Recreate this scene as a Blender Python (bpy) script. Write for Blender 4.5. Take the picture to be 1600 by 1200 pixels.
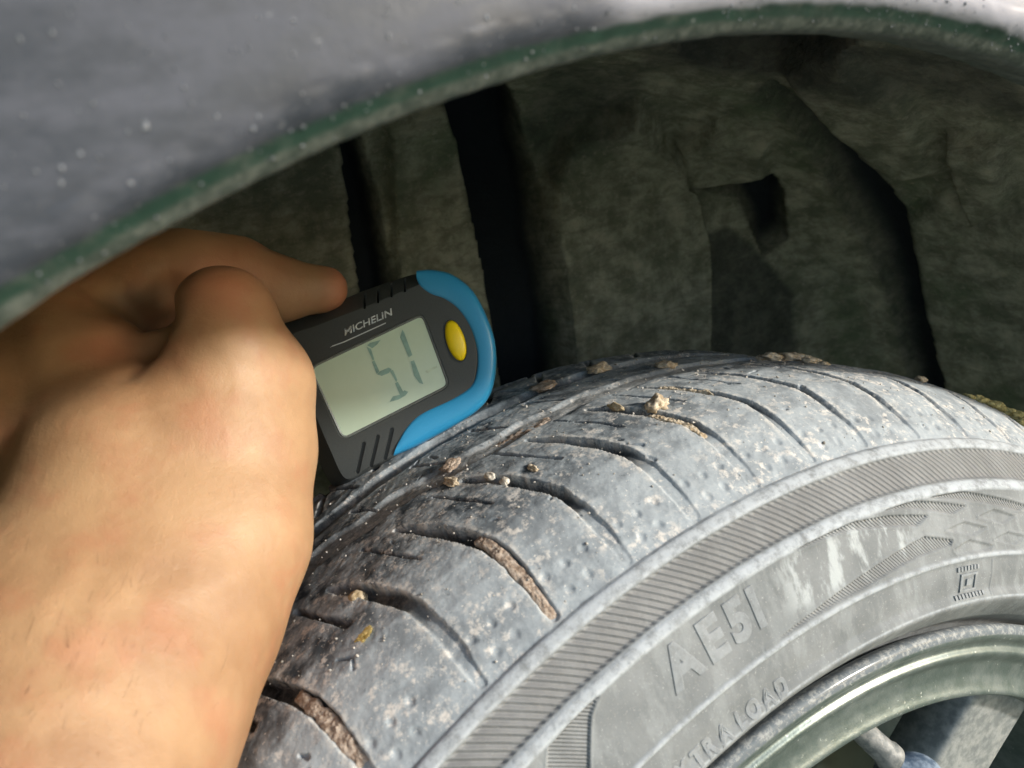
import bpy, bmesh, math, random
import numpy as np
from mathutils import Vector, Matrix
random.seed(4); rng = np.random.default_rng(4)
SC = bpy.context.scene
for o in list(bpy.data.objects): bpy.data.objects.remove(o)
C = SC.collection
# ---------------------------------------------------------------- camera
CAM = np.array([-0.16159, -0.26223, 0.41102])
R = np.array([[0.861432, 0.303064, -0.407537], [-0.463912, 0.142983, -0.874266], [-0.206688, 0.942183, 0.263765]])
F = 1229.74
cd = bpy.data.cameras.new('camera'); cam = bpy.data.objects.new('camera', cd); C.objects.link(cam)
M4 = Matrix.Identity(4)
for i in range(3):
    for j in range(3): M4[i][j] = R[i, j]
    M4[i][3] = CAM[i]
cam.matrix_world = M4
cd.sensor_width = 36; cd.lens = F / 1600 * 36; cd.clip_start = .005; cd.clip_end = 500
cd.dof.use_dof = True; cd.dof.focus_distance = .315; cd.dof.aperture_fstop = 15
SC.camera = cam
# ---------------------------------------------------------------- light
SUN_EL, SUN_AZ = 17.5, 43          # azimuth measured from -Y (out of the car side) towards +X
w = bpy.data.worlds.new('World'); SC.world = w; w.use_nodes = True
nt = w.node_tree; nt.nodes.clear()
sky = nt.nodes.new('ShaderNodeTexSky'); sky.sky_type = 'NISHITA'; sky.sun_disc = False
sky.sun_elevation = math.radians(SUN_EL); sky.sun_rotation = math.radians(180 - SUN_AZ)
bg = nt.nodes.new('ShaderNodeBackground'); bg.inputs[1].default_value = .15
out = nt.nodes.new('ShaderNodeOutputWorld'); nt.links.new(sky.outputs[0], bg.inputs[0]); nt.links.new(bg.outputs[0], out.inputs[0])
sl = bpy.data.lights.new('sun', 'SUN'); sl.energy = 3.2; sl.angle = math.radians(5); sl.color = (1, .95, .87)
sun = bpy.data.objects.new('sun', sl); C.objects.link(sun)
e, a = math.radians(SUN_EL), math.radians(SUN_AZ)
TOSUN = Vector((math.sin(a) * math.cos(e), -math.cos(a) * math.cos(e), math.sin(e)))
sun.rotation_euler = TOSUN.to_track_quat('Z', 'Y').to_euler()
SC.view_settings.view_transform = 'Standard'; SC.view_settings.look = 'None'
SC.view_settings.exposure = 0.85; SC.view_settings.gamma = 1

# ---------------------------------------------------------------- helpers
def P(px, py, dep):
    """world point at distance dep along the view axis behind photo pixel (1600 wide)"""
    return CAM + R @ np.array([(px - 800) / F * dep, -(py - 600) / F * dep, -dep])
def onplane(px, py, y0):
    d = R @ np.array([(px - 800) / F, -(py - 600) / F, -1.]); return CAM + d * ((y0 - CAM[1]) / d[1])
def proj(Q):
    q = (Q - CAM) @ R; z = -q[..., 2]
    return 800 + F * q[..., 0] / z, 600 - F * q[..., 1] / z, z
def me_from(name, V, faces, smooth=True):
    m = bpy.data.meshes.new(name)
    if isinstance(faces, np.ndarray):
        V = np.ascontiguousarray(V, dtype=np.float32); n = len(faces); k = faces.shape[1]
        m.vertices.add(len(V)); m.vertices.foreach_set('co', V.ravel())
        m.loops.add(n * k); m.loops.foreach_set('vertex_index', faces.astype(np.int32).ravel())
        m.polygons.add(n); m.polygons.foreach_set('loop_start', np.arange(n, dtype=np.int32) * k)
        m.polygons.foreach_set('loop_total', np.full(n, k, dtype=np.int32))
        m.update(calc_edges=True)
    else:
        m.from_pydata([tuple(v) for v in V], [], faces); m.update()
    if smooth: m.polygons.foreach_set('use_smooth', np.ones(len(m.polygons), dtype=bool))
    return m
def link(name, mesh, mat=None, parent=None, **props):
    o = bpy.data.objects.new(name, mesh); C.objects.link(o)
    if mat is not None and mesh is not None and not mesh.materials: mesh.materials.append(mat)
    if parent: o.parent = parent
    for k, v in props.items(): o[k] = v
    return o
def grid_faces(nu, nv, closeu=False):
    iu = np.arange(nu if closeu else nu - 1); iv = np.arange(nv - 1)
    A, B = np.meshgrid(iu, iv, indexing='ij'); A2 = (A + 1) % nu
    return np.stack([A * nv + B, A * nv + B + 1, A2 * nv + B + 1, A2 * nv + B], -1).reshape(-1, 4)
def in_poly(x, y, poly):
    ins = np.zeros(x.shape, bool); n = len(poly)
    for i in range(n):
        x1, y1 = poly[i]; x2, y2 = poly[(i + 1) % n]
        if y1 == y2: continue
        c = ((y1 > y) != (y2 > y)) & (x < (x2 - x1) * (y - y1) / (y2 - y1) + x1)
        ins ^= c
    return ins
def dist_seg(x, y, pts, closed=False):
    d = np.full(x.shape, 1e9); tt = np.zeros(x.shape); pts = list(pts)
    n = len(pts); m = n if closed else n - 1
    for i in range(m):
        ax, ay = pts[i]; bx, by = pts[(i + 1) % n]
        vx, vy = bx - ax, by - ay; L = vx * vx + vy * vy + 1e-12
        t = np.clip(((x - ax) * vx + (y - ay) * vy) / L, 0, 1)
        q = np.hypot(x - ax - t * vx, y - ay - t * vy)
        mk = q < d; d = np.where(mk, q, d); tt = np.where(mk, i + t, tt)
    return d, tt
def sdf_poly(x, y, poly):
    d, _ = dist_seg(x, y, poly, True); return np.where(in_poly(x, y, poly), -d, d)
def smst(x, a, b):
    t = np.clip((x - a) / (b - a), 0, 1); return t * t * (3 - 2 * t)
def vnoise(X, seed=0):
    """value noise of points (...,3)"""
    X = X + seed * 17.31; i = np.floor(X).astype(np.int64); f = X - i; f = f * f * (3 - 2 * f)
    def h(a, b, c):
        n = (a * 73856093) ^ (b * 19349663) ^ (c * 83492791); n = (n ^ (n >> 13)) * 1274126177
        return ((n ^ (n >> 16)) & 0xffff) / 65535.
    r = 0
    for dx in (0, 1):
        for dy in (0, 1):
            for dz in (0, 1):
                r = r + h(i[..., 0] + dx, i[..., 1] + dy, i[..., 2] + dz) * (f[..., 0] if dx else 1 - f[..., 0]) * (f[..., 1] if dy else 1 - f[..., 1]) * (f[..., 2] if dz else 1 - f[..., 2])
    return r
def fbm(X, o=4, seed=0):
    r = 0; a = .5
    for k in range(o): r = r + a * vnoise(X * 2 ** k, seed + k); a *= .5
    return r

# node material helper
class Mat:
    def __init__(s, name):
        s.m = bpy.data.materials.new(name); s.m.use_nodes = True; s.t = s.m.node_tree; s.t.nodes.clear()
        s.o = s.n('OutputMaterial'); s.b = s.n('BsdfPrincipled'); s.l(s.b.outputs[0], s.o.inputs[0])
        s.tc = s.n('TexCoord')
    def n(s, t, **k):
        q = s.t.nodes.new('ShaderNode' + t)
        for a, b in k.items(): setattr(q, a, b)
        return q
    def l(s, a, b): s.t.links.new(a, b)
    def sep(s, what='Object'):
        q = s.n('SeparateXYZ'); s.l(s.tc.outputs[what], q.inputs[0]); return q
    def noise(s, scale, detail=5, rough=.6, vec=None, dist=0, stretch=None):
        q = s.n('TexNoise'); q.inputs['Scale'].default_value = scale; q.inputs['Detail'].default_value = detail
        q.inputs['Roughness'].default_value = rough; q.inputs['Distortion'].default_value = dist
        v = vec or s.tc.outputs['Object']
        if stretch:
            mp = s.n('Mapping'); mp.inputs['Scale'].default_value = stretch; s.l(v, mp.inputs[0]); v = mp.outputs[0]
        s.l(v, q.inputs['Vector']); return q.outputs[0]
    def vor(s, scale, feature='F1', vec=None):
        q = s.n('TexVoronoi', feature=feature); q.inputs['Scale'].default_value = scale; s.l(vec or s.tc.outputs['Object'], q.inputs['Vector']); return q.outputs[0]
    def ramp(s, v, a, b, lo=0., hi=1.):
        q = s.n('MapRange'); q.interpolation_type = 'SMOOTHSTEP'
        q.inputs[1].default_value = a; q.inputs[2].default_value = b; q.inputs[3].default_value = lo; q.inputs[4].default_value = hi
        s.l(v, q.inputs[0]); return q.outputs[0]
    def math(s, op, a, b=None):
        q = s.n('Math', operation=op)
        for i, v in enumerate((a, b)):
            if v is None: continue
            if isinstance(v, (int, float)): q.inputs[i].default_value = v
            else: s.l(v, q.inputs[i])
        return q.outputs[0]
    def mix(s, f, a, b):
        q = s.n('Mix', data_type='RGBA')
        if isinstance(f, (int, float)): q.inputs[0].default_value = f
        else: s.l(f, q.inputs[0])
        for i, v in ((6, a), (7, b)):
            if isinstance(v, tuple): q.inputs[i].default_value = (*v, 1)
            else: s.l(v, q.inputs[i])
        return q.outputs[2]
    def attr(s, name):
        q = s.n('Attribute', attribute_name=name); return q.outputs['Fac']
    def bump(s, h, dist, strength=1., prev=None):
        q = s.n('Bump'); q.inputs['Strength'].default_value = strength; q.inputs['Distance'].default_value = dist
        s.l(h, q.inputs['Height'])
        if prev is not None: s.l(prev, q.inputs['Normal'])
        return q.outputs[0]
    def set(s, col=None, rough=None, normal=None, **kw):
        def put(k, v):
            i = s.b.inputs[k]
            if isinstance(v, (int, float)): i.default_value = v
            elif isinstance(v, tuple): i.default_value = (*v, 1) if len(v) == 3 and i.type == 'RGBA' else v
            else: s.l(v, i)
        if col is not None: put('Base Color', col)
        if rough is not None: put('Roughness', rough)
        if normal is not None: put('Normal', normal)
        for k, v in kw.items(): put(k.replace('_', ' '), v)
        return s.m
def fattr(mesh, name, arr):
    at = mesh.attributes.new(name, 'FLOAT', 'POINT'); at.data.foreach_set('value', np.ascontiguousarray(arr, dtype=np.float32).ravel())

# ---------------------------------------------------------------- materials
def tyre_material():
    s = Mat('dusty_rubber'); tread = s.attr('tread'); groove = s.attr('groove'); hatch = s.attr('hatch'); hm = s.attr('hatchmask')
    big = s.noise(38, 4, .55); mid = s.noise(150, 6, .65); fine = s.noise(620, 4, .7); tiny = s.noise(1500, 2, .6)
    rub = s.mix(s.ramp(mid, .35, .7), (.045, .058, .07), (.14, .162, .178))
    dustc = s.mix(s.ramp(fine, .3, .7), (.28, .32, .345), (.42, .455, .475))
    side = s.mix(s.ramp(big, .3, .7), (.135, .144, .146), (.20, .21, .212))
    wip = s.math('MULTIPLY', s.ramp(s.noise(60, 6, .65, stretch=(2.2, 1, .8)), .46, .60), s.attr('wipe'))
    side = s.mix(s.math('MULTIPLY', wip, .7), side, (.43, .46, .465))
    side = s.mix(s.math('MULTIPLY', s.ramp(tiny, .62, .75), .4), side, (.5, .5, .49))
    # tread: worn blue-grey rubber, dust film thinner on the crown's left, pale chalky blotches
    film = s.ramp(s.math('ADD', s.math('MULTIPLY', big, .6), s.math('MULTIPLY', mid, .55)), .46, .66)
    tr = s.mix(s.math('MULTIPLY', film, .8), rub, dustc)
    sh = s.attr('shoulder')
    tr = s.mix(s.math('MULTIPLY', sh, .62), tr, (.33, .36, .38))
    chalk = s.ramp(s.math('ADD', s.math('MULTIPLY', s.noise(210, 7, .72), .75), s.math('MULTIPLY', fine, .3)), .535, .64)
    chalk = s.math('MULTIPLY', chalk, s.ramp(s.noise(45, 3), .36, .56))
    tr = s.mix(s.math('MULTIPLY', chalk, .85), tr, (.62, .58, .53))
    tr = s.mix(s.ramp(s.noise(900, 3, .6), .66, .72), tr, (.66, .63, .58))
    rd = s.math('MULTIPLY', s.attr('rimdust'), s.ramp(s.noise(330, 6, .75), .44, .58)); tr = s.mix(s.math('MULTIPLY', rd, .75), tr, (.56, .54, .50))
    dk = s.ramp(s.noise(480, 5, .7), .62, .70); tr = s.mix(s.math('MULTIPLY', dk, .45), tr, (.035, .05, .062))
    gc = s.mix(s.ramp(mid, .4, .65), (.012, .013, .013), (.085, .083, .075))  # groove floors darkened in the colour, in place of shade
    tr = s.mix(s.math('MULTIPLY', groove, .85), tr, gc)
    lane = s.attr('lane')
    tr = s.mix(s.math('MULTIPLY', lane, .6), tr, s.mix(s.ramp(fine, .35, .65), (.27, .28, .28), (.46, .45, .43)))
    col = s.mix(tread, side, tr)
    ridge = s.attr('ridge'); col = s.mix(s.math('MULTIPLY', ridge, s.ramp(s.noise(260, 6, .7), .3, .62, .15, .85)), col, (.42, .45, .475))
    hv = s.math('MULTIPLY', s.math('SINE', s.math('MULTIPLY', hatch, 2 * math.pi)), .5)
    hh = s.math('MULTIPLY', s.math('ADD', hv, .5), hm)
    col = s.mix(s.math('MULTIPLY', hm, .55), col, (.2, .195, .19))
    b = s.bump(hh, .0006, 1.)
    b = s.bump(mid, .0005, .55, b); b = s.bump(fine, .00022, .6, b)
    return s.set(col, s.ramp(mid, .3, .7, .82, .97), b, Specular_IOR_Level=.2)
M_TYRE = tyre_material()
def mud_material(name, c1, c2, sc=500):
    s = Mat(name); n = s.noise(sc, 6, .7); n2 = s.noise(sc * .25, 3)
    col = s.mix(s.ramp(n, .35, .65), c1, c2); b = s.bump(n, .0008, .8)
    return s.set(col, .95, b, Specular_IOR_Level=.2)
M_MUD = mud_material('dried_brown_mud', (.22, .155, .11), (.46, .38, .31))
M_CLAY = mud_material('dried_pale_clay', (.33, .25, .16), (.6, .52, .4))
M_CRUMB = mud_material('grey_dirt_crumb', (.2, .18, .15), (.55, .52, .47), 90)
M_MOSS = mud_material('yellow_moss', (.2, .165, .06), (.50, .43, .2))
M_STONE = mud_material('pale_stone', (.42, .37, .3), (.62, .58, .5), 250)
M_TAN = mud_material('tan_stone', (.33, .25, .14), (.52, .43, .3), 250)
def liner_material():
    s = Mat('dusty_felt_liner'); d = s.attr('dust')  # mask carries painted shade as well as dust
    n = s.noise(50, 7, .66); f = s.noise(230, 5, .75, stretch=(.8, 1, 1.3)); g = s.noise(9, 3, .6)
    dust = s.mix(s.ramp(n, .35, .68), (.235, .245, .18), (.53, .51, .40))
    dust = s.mix(s.math('MULTIPLY', s.ramp(g, .5, .68), .55), dust, (.12, .19, .10))
    wisp = s.ramp(s.noise(95, 6, .75, dist=.6, stretch=(.55, .8, 1.5)), .44, .60); dust = s.mix(s.math('MULTIPLY', wisp, .38), dust, (.12, .115, .09))
    dust = s.mix(s.math('MULTIPLY', s.ramp(f, .54, .68), .6), dust, (.5, .46, .37))
    col = s.mix(d, (.022, .028, .036), dust)  # mask mixes dust with painted shade: recesses go near black, slightly hazed
    b = s.bump(f, .0028, .8); b = s.bump(n, .0015, .4, b)
    return s.set(col, s.ramp(d, 0, 1, .6, .97), b, Specular_IOR_Level=.15)
M_LINER = liner_material()
def paint_material():
    s = Mat('grey_metallic_paint'); sx = s.sep()
    dust = s.noise(60, 6, .65, stretch=(1, 1, 2.5)); sp = s.noise(300, 3, .6)
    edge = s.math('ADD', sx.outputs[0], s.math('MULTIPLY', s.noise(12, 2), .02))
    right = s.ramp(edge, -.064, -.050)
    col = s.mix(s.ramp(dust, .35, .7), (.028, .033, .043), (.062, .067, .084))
    col = s.mix(s.math('MULTIPLY', right, .75), col, (.36, .36, .41))  # pale reflection on the right, painted into the panel colour
    lip = s.attr('lip')
    lipd = s.math('MAXIMUM', s.attr('lipdust'), s.math('MULTIPLY', s.ramp(s.noise(130, 6, .7), .48, .66), .5))
    col = s.mix(lip, col, s.mix(lipd, (.012, .038, .026), s.mix(s.ramp(s.noise(320, 6, .75), .38, .66), (.035, .046, .038), (.11, .12, .105))))  # dark green is greenery reflected in the lip, painted as colour; grey is dust
    col = s.mix(s.math('MULTIPLY', s.ramp(sp, .68, .76), .5), col, (.35, .36, .37))
    b = s.bump(s.noise(240, 4, .6), .0004, .35)
    return s.set(col, s.ramp(dust, .3, .7, .45, .7), b, Metallic=.08, Coat_Weight=.06, Coat_Roughness=.35, Specular_IOR_Level=.35)
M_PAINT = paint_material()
def rim_material():
    s = Mat('dark_green_grey_rim_paint'); n = s.noise(90, 6, .65); f = s.noise(700, 3, .6); g = s.attr('dirty')
    col = s.mix(s.ramp(n, .35, .7), (.075, .10, .09), (.15, .175, .165))
    col = s.mix(s.math('MULTIPLY', s.ramp(f, .66, .74), .8), col, (.5, .52, .48))
    grime = s.mix(s.ramp(s.noise(420, 6, .75), .46, .62), (.13, .15, .165), (.29, .30, .295))
    col = s.mix(g, col, grime)
    b = s.bump(s.noise(300, 5, .7), .0005, s.ramp(g, 0, 1, .15, .9) if False else .35)
    return s.set(col, s.ramp(g, 0, 1, .40, .8), b, Metallic=.45, Coat_Weight=.3, Coat_Roughness=.15)
M_RIM = rim_material()
def simple(name, c, r, bumpd=.0001, ns=900, metal=0., c2=None, **kw):
    s = Mat(name); n = s.noise(ns, 4, .6)
    c2 = c2 or tuple(min(1, x * 1.25) for x in c)
    return s.set(s.mix(s.ramp(n, .35, .65), c, c2), r, s.bump(n, bumpd, .5), Metallic=metal, **kw)
M_SPOKE = simple('dusty_grey_alloy', (.17, .185, .185), .6, .0006, 200, .2, (.3, .31, .3))
M_DARKMETAL = simple('dark_disc_metal', (.03, .045, .035), .6, .0003, 80, .3)
M_GBODY = simple('dark_grey_abs', (.040, .045, .045), .48, .00012, 2600)
M_BLUE = simple('blue_plastic', (.028, .26, .50), .33, .00004, 1500, c2=(.03, .27, .52))
M_YEL = simple('yellow_rubber', (.82, .62, .005), .35, .00003, 1500, c2=(.85, .65, .008))
M_LCD = simple('lcd_glass', (.50, .62, .50), .16, .00001, 300, c2=(.51, .63, .51))
M_SEG = simple('lcd_segment_ink', (.20, .32, .28), .3, .00001, 300)
M_SEG2 = simple('lcd_faint_segment_ink', (.37, .46, .35), .3, .00001, 300)
M_PRINT = simple('pale_print', (.42, .47, .5), .5, .00002, 2500, c2=(.55, .6, .62))
def skin_material():
    s = Mat('skin'); n = s.noise(22, 4, .6); f = s.noise(260, 5, .65); r = s.noise(60, 5, .6)
    col = s.mix(s.ramp(n, .3, .7), (.25, .138, .070), (.365, .225, .122))
    col = s.mix(s.math('MULTIPLY', s.ramp(r, .45, .7), .45), col, (.33, .135, .075))
    vein = s.ramp(s.noise(55, 3, .5, dist=1.5), .52, .66); col = s.mix(s.math('MULTIPLY', vein, .08), col, (.50, .33, .20))
    fr = s.ramp(s.noise(420, 3, .6), .66, .74); col = s.mix(s.math('MULTIPLY', fr, .25), col, (.30, .14, .08))
    red = s.attr('red'); col = s.mix(s.math('MULTIPLY', red, .45), col, (.50, .17, .10))
    v = s.n('TexVoronoi', feature='DISTANCE_TO_EDGE'); v.inputs['Scale'].default_value = 1300; s.l(s.tc.outputs['Object'], v.inputs['Vector'])
    cr = s.ramp(v.outputs[0], 0, .12)
    b = s.bump(cr, .0001, .4); b = s.bump(f, .0005, .35, b); b = s.bump(r, .0016, .4, b)
    return s.set(col, .5, b, Subsurface_Weight=.12, Subsurface_Scale=.006, Subsurface_Radius=(1., .35, .18), Specular_IOR_Level=.4)
M_SKIN = skin_material()
M_HAIR = simple('dark_body_hair', (.07, .04, .025), .6)
def ground_material():
    s = Mat('mossy_gravel'); n = s.noise(3, 6, .7); f = s.noise(40, 6, .7)
    col = s.mix(s.ramp(n, .4, .6), (.17, .23, .11), (.36, .37, .29)); col = s.mix(s.ramp(f, .4, .7), col, (.4, .4, .34))
    return s.set(col, .95, s.bump(f, .02, .8))
M_GROUND = ground_material()

# ---------------------------------------------------------------- ground
gm = me_from('ground', [(-60, -60, -.32), (60, -60, -.32), (60, 60, -.32), (-60, 60, -.32)], [(0, 1, 2, 3)], False)
link('ground', gm, M_GROUND, kind='structure')

# ---------------------------------------------------------------- the car corner
car = bpy.data.objects.new('car', None); C.objects.link(car); car.location = (0, 0, -.316)
car['label'] = 'dusty grey car corner with worn dirty front tyre under the wheel arch'; car['category'] = 'car'
def carpart(name, mesh, mat, parent=None, **k):
    o = link(name, mesh, mat, parent or car, **k)
    if parent is None: o.location = (0, 0, .316)
    return o

# ---- tyre profile: (y mm, r mm), outer side negative y
prof = [(-70, 205), (-84, 214), (-88, 224), (-95.5, 229.5), (-99.5, 234), (-102.2, 237.2), (-103.6, 239.0), (-104.0, 240.2), (-103.7, 241.4), (-102.3, 243.5),
        (-102.3, 250), (-101.6, 254.5), (-101.9, 256.0), (-101.1, 257.6), (-99.8, 262), (-97.4, 270), (-95.6, 276.2), (-95.2, 278.6), (-95.0, 279.5), (-92.9, 281.7),
        (-92.0, 282.4), (-88.7, 288), (-85.6, 291.9), (-85.3, 292.7), (-83.0, 294.5), (-81.4, 294.9), (-75, 299.7), (-68, 303.8), (-60, 308.2), (-50, 312.2), (-38, 314.4), (-25, 315.6), (0, 315.6),
        (30, 313.8), (60, 313.4), (78, 309.5), (88, 303), (96, 292), (101, 275), (103, 255), (100, 235), (88, 220), (70, 205)]
prof = np.array(prof, float)
seg = np.r_[0, np.cumsum(np.hypot(*np.diff(prof, axis=0).T))]
def s_of_y(y):    # arc length on the tread for given y (tread part only)
    i0 = np.argmin(np.abs(prof[:, 0] + 81.4) + np.abs(prof[:, 1] - 294.9)); m = slice(i0, i0 + 14)
    return np.interp(y, prof[m, 0], seg[m])
def s_of_r(r):    # arc length on the outer sidewall
    m = slice(7, 26); return np.interp(r, prof[m, 1], seg[m])
sb = [seg[0]]
def step(s):
    y = np.interp(s, seg, prof[:, 0]); r = np.interp(s, seg, prof[:, 1])
    if y > 60: return 3.0 if y > 75 and r < 308 else .9
    if r > 294: return .42
    if r > 226: return .5
    return 1.5
while sb[-1] < seg[-1] - .3: sb.append(sb[-1] + step(sb[-1]))
sb = np.array(sb); 
py_ = np.interp(sb, seg, prof[:, 0]); pr_ = np.interp(sb, seg, prof[:, 1])
def smooth1(a, n=2):
    for _ in range(n): a = np.r_[a[0], (a[:-2] + 2 * a[1:-1] + a[2:]) / 4, a[-1]]
    return a
py_, pr_ = smooth1(py_), smooth1(pr_)
ty, tr_ = np.gradient(py_), np.gradient(pr_); L = np.hypot(ty, tr_); ny, nr = -tr_ / L, ty / L     # outward normal (for increasing s: outer->inner over the top)
th = np.r_[np.arange(-232, 56, 2.0), np.arange(56, 127.9, .085)]; TH, S = np.meshgrid(th, sb, indexing='ij')
Yg = np.broadcast_to(py_, TH.shape); Rg = np.broadcast_to(pr_, TH.shape)
disp = np.zeros(TH.shape); groove = np.zeros(TH.shape); rimdust = np.zeros(TH.shape); lane = np.zeros(TH.shape)
onT = (S >= s_of_y(-81.4)) & (Yg < 99) & (Rg > 295)
X = TH * 5.46          # mm along the circumference at r ~ 313
wob = (fbm(np.stack([X / 7, Yg / 7, 0 * X], -1), 3) - .45)
wob2 = fbm(np.stack([X / 2.2, Yg / 2.2, 0 * X], -1), 2, 31) - .4
def carve(pts, width, depth, soft=.38, mask=None, gcol=1.):
    """pts (theta, y) ; width/depth per point in mm"""
    pts = [(p[0] * 5.46, p[1]) for p in pts]; n = len(pts)
    W_ = np.full(n, width) if np.isscalar(width) else np.array(width); D_ = np.full(n, depth) if np.isscalar(depth) else np.array(depth)
    xs = [p[0] for p in pts]; ys = [p[1] for p in pts]; mw = W_.max() + 4
    sel = (X > min(xs) - mw) & (X < max(xs) + mw) & (Yg > min(ys) - mw) & (Yg < max(ys) + mw)
    if not sel.any(): return
    d, t = dist_seg(X[sel], Yg[sel] , pts); t = np.clip(t, 0, n - 1)
    wv = np.interp(t, np.arange(n), W_) / 2; dv = np.interp(t, np.arange(n), D_)
    d = d + wob[sel] * 1.3 + wob2[sel] * .9
    k = 1 - smst(d, wv - soft, wv + soft)
    disp[sel] = np.minimum(disp[sel], -k * dv); groove[sel] = np.maximum(groove[sel], k * gcol * smst(dv, .8, 2.2)); rimdust[sel] = np.maximum(rimdust[sel], (W_.max() > 2.4) * (1 - smst(np.abs(d - wv - .8), .2, 2.4)) * smst(dv, .4, 1.5))
cent = [124.2, 117.9 + .2, 110.9, 105.55, 100.15, 94.9, 89.85, 84.75, 79.7, 74.4, 68.6, 62.8, 57.5]
SHAPE = [(.0 - .1, -78.8), (-.25, -70), (-.3, -60), (-.1, -51), (.35, -43), (1.35, -30), (2.3, -18), (3.0, -11)]
for k, c0 in enumerate(cent):
    lat = [(c0 + d, y) for d, y in SHAPE]
    dep = [.35, .7, 1.1, 2.2, 4.2, 5.2, 5.2, 3.0] if k % 2 or k > 5 else [.35, .8, 1.5, 4.2, 6.0, 6.0, 6., 3.2]
    wd = [3.8, 4.6, 5.0, 5.0, 4.9, 4.6, 3.8, 1.5]
    if k == 4: wd = [3.6, 4.2, 4.2, 4.0, 4.0, 4.2, 3.6, 1.4]
    if k > 6: wd = [3.0, 3.6, 3.8, 3.6, 3.2, 2.8, 2.2, 1.2]; dep = [.5, 1., 1.5, 2.1, 2.6, 3., 3., 1.5]
    if k == 2: dep = [.5, 1.0, 1.2, 1.8, 2.4, 5.2, 3.0, .5]
    if k in (1, 3): dep = [.9, 1.5, 1.9, 3.0, 5.0, 6.0, 6.0, 3.2]
    carve(lat, wd, dep)
    # sharper leading edge of the shallow shoulder slot
    sip = [(c0 + 3.2, -36), (c0 + 4.3, -22), (c0 + 5.3, -6)]
    if k in (2, 1, 0): carve(sip, [2.2, 1.5, 1.2] if k != 1 else [3.2, 2.4, 2.0], 3.2, .35)
    elif k < 9: carve(sip, [.9, .8, .6], 1.6, .3)
    # inner rib slots beyond the first main groove
    for yy0, yy1 in ((12, 29), (46, 64)):
        carve([(c0 + 2.5, yy0), (c0 + 4.1, yy1)], [1.0, .8], 1.8, .4)
    carve([(c0 + .5, 50), (c0 - 1., 66), (c0 - 1.2, 88)], [2.5, 3, 3.5], [2, 3, 2], .5)
    # dimples on the shoulder block
    mid = c0 - 2.6
    for dx, yv in ((-1.4, -70.2), (0, -70.5), (1.4, -70.2), (-.6, -76.4), (.8, -76.6)):
        cx, cy = (mid + dx) * 5.46, yv
        sel = (np.abs(X - cx) < 5) & (np.abs(Yg - cy) < 5)
        if sel.any():
            d = np.hypot(X[sel] - cx, Yg[sel] - cy); kk = 1 - smst(d, .4, 1.9)
            disp[sel] = np.minimum(disp[sel], -.5 * kk)
# nicks and cuts worn into the rubber
for i in range(70):
    t0, y0 = random.uniform(66, 122), random.uniform(-62, 60); an = random.gauss(.3, .7); ln_ = random.uniform(1.2, 6)
    carve([(t0, y0), (t0 + math.sin(an) * ln_ / 5.46, y0 + math.cos(an) * ln_)], [random.uniform(.5, 1.3), .4], random.uniform(.5, 1.6), .25, gcol=.7)
# main grooves running round the tyre
def lane_groove(y0f, half, depth, jag):
    y0 = y0f(TH) + jag * (np.abs(((TH - 2.0) / 5.25) % 1 - .5) - .25) * 2 + wob * 1.2
    k = 1 - smst(np.abs(Yg - y0), half - 1.5, half + 1.3)
    k = k * onT
    return k * depth, k
for f_, h_, d_, j_ in ((lambda t: 2.0 + np.clip((t - 101) / 12, 0, 1.2) * 13, 6.6, 1.9, 3.), (lambda t: 37.5 + 0 * t, 4.6, 3.6, 1.), (lambda t: 71 + 0 * t, 4, 4, .6)):
    dd, k = lane_groove(f_, h_, d_, j_); dd = dd * (.8 + .5 * wob)
    disp[:] = np.minimum(disp, -dd); lane[:] = np.maximum(lane, k * (1. if h_ > 5 else .4)); groove[:] = np.maximum(groove, k * (0 if h_ > 5 else .6))
# worn, uneven rubber
N1 = fbm(np.stack([X / 9, Yg / 9, 0 * X], -1), 4, 3) - .47
N2 = fbm(np.stack([X / 1.6, Yg / 1.6, 0 * X], -1), 3, 9) - .44
disp += onT * (N1 * 1.0 + N2 * .2)
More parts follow.
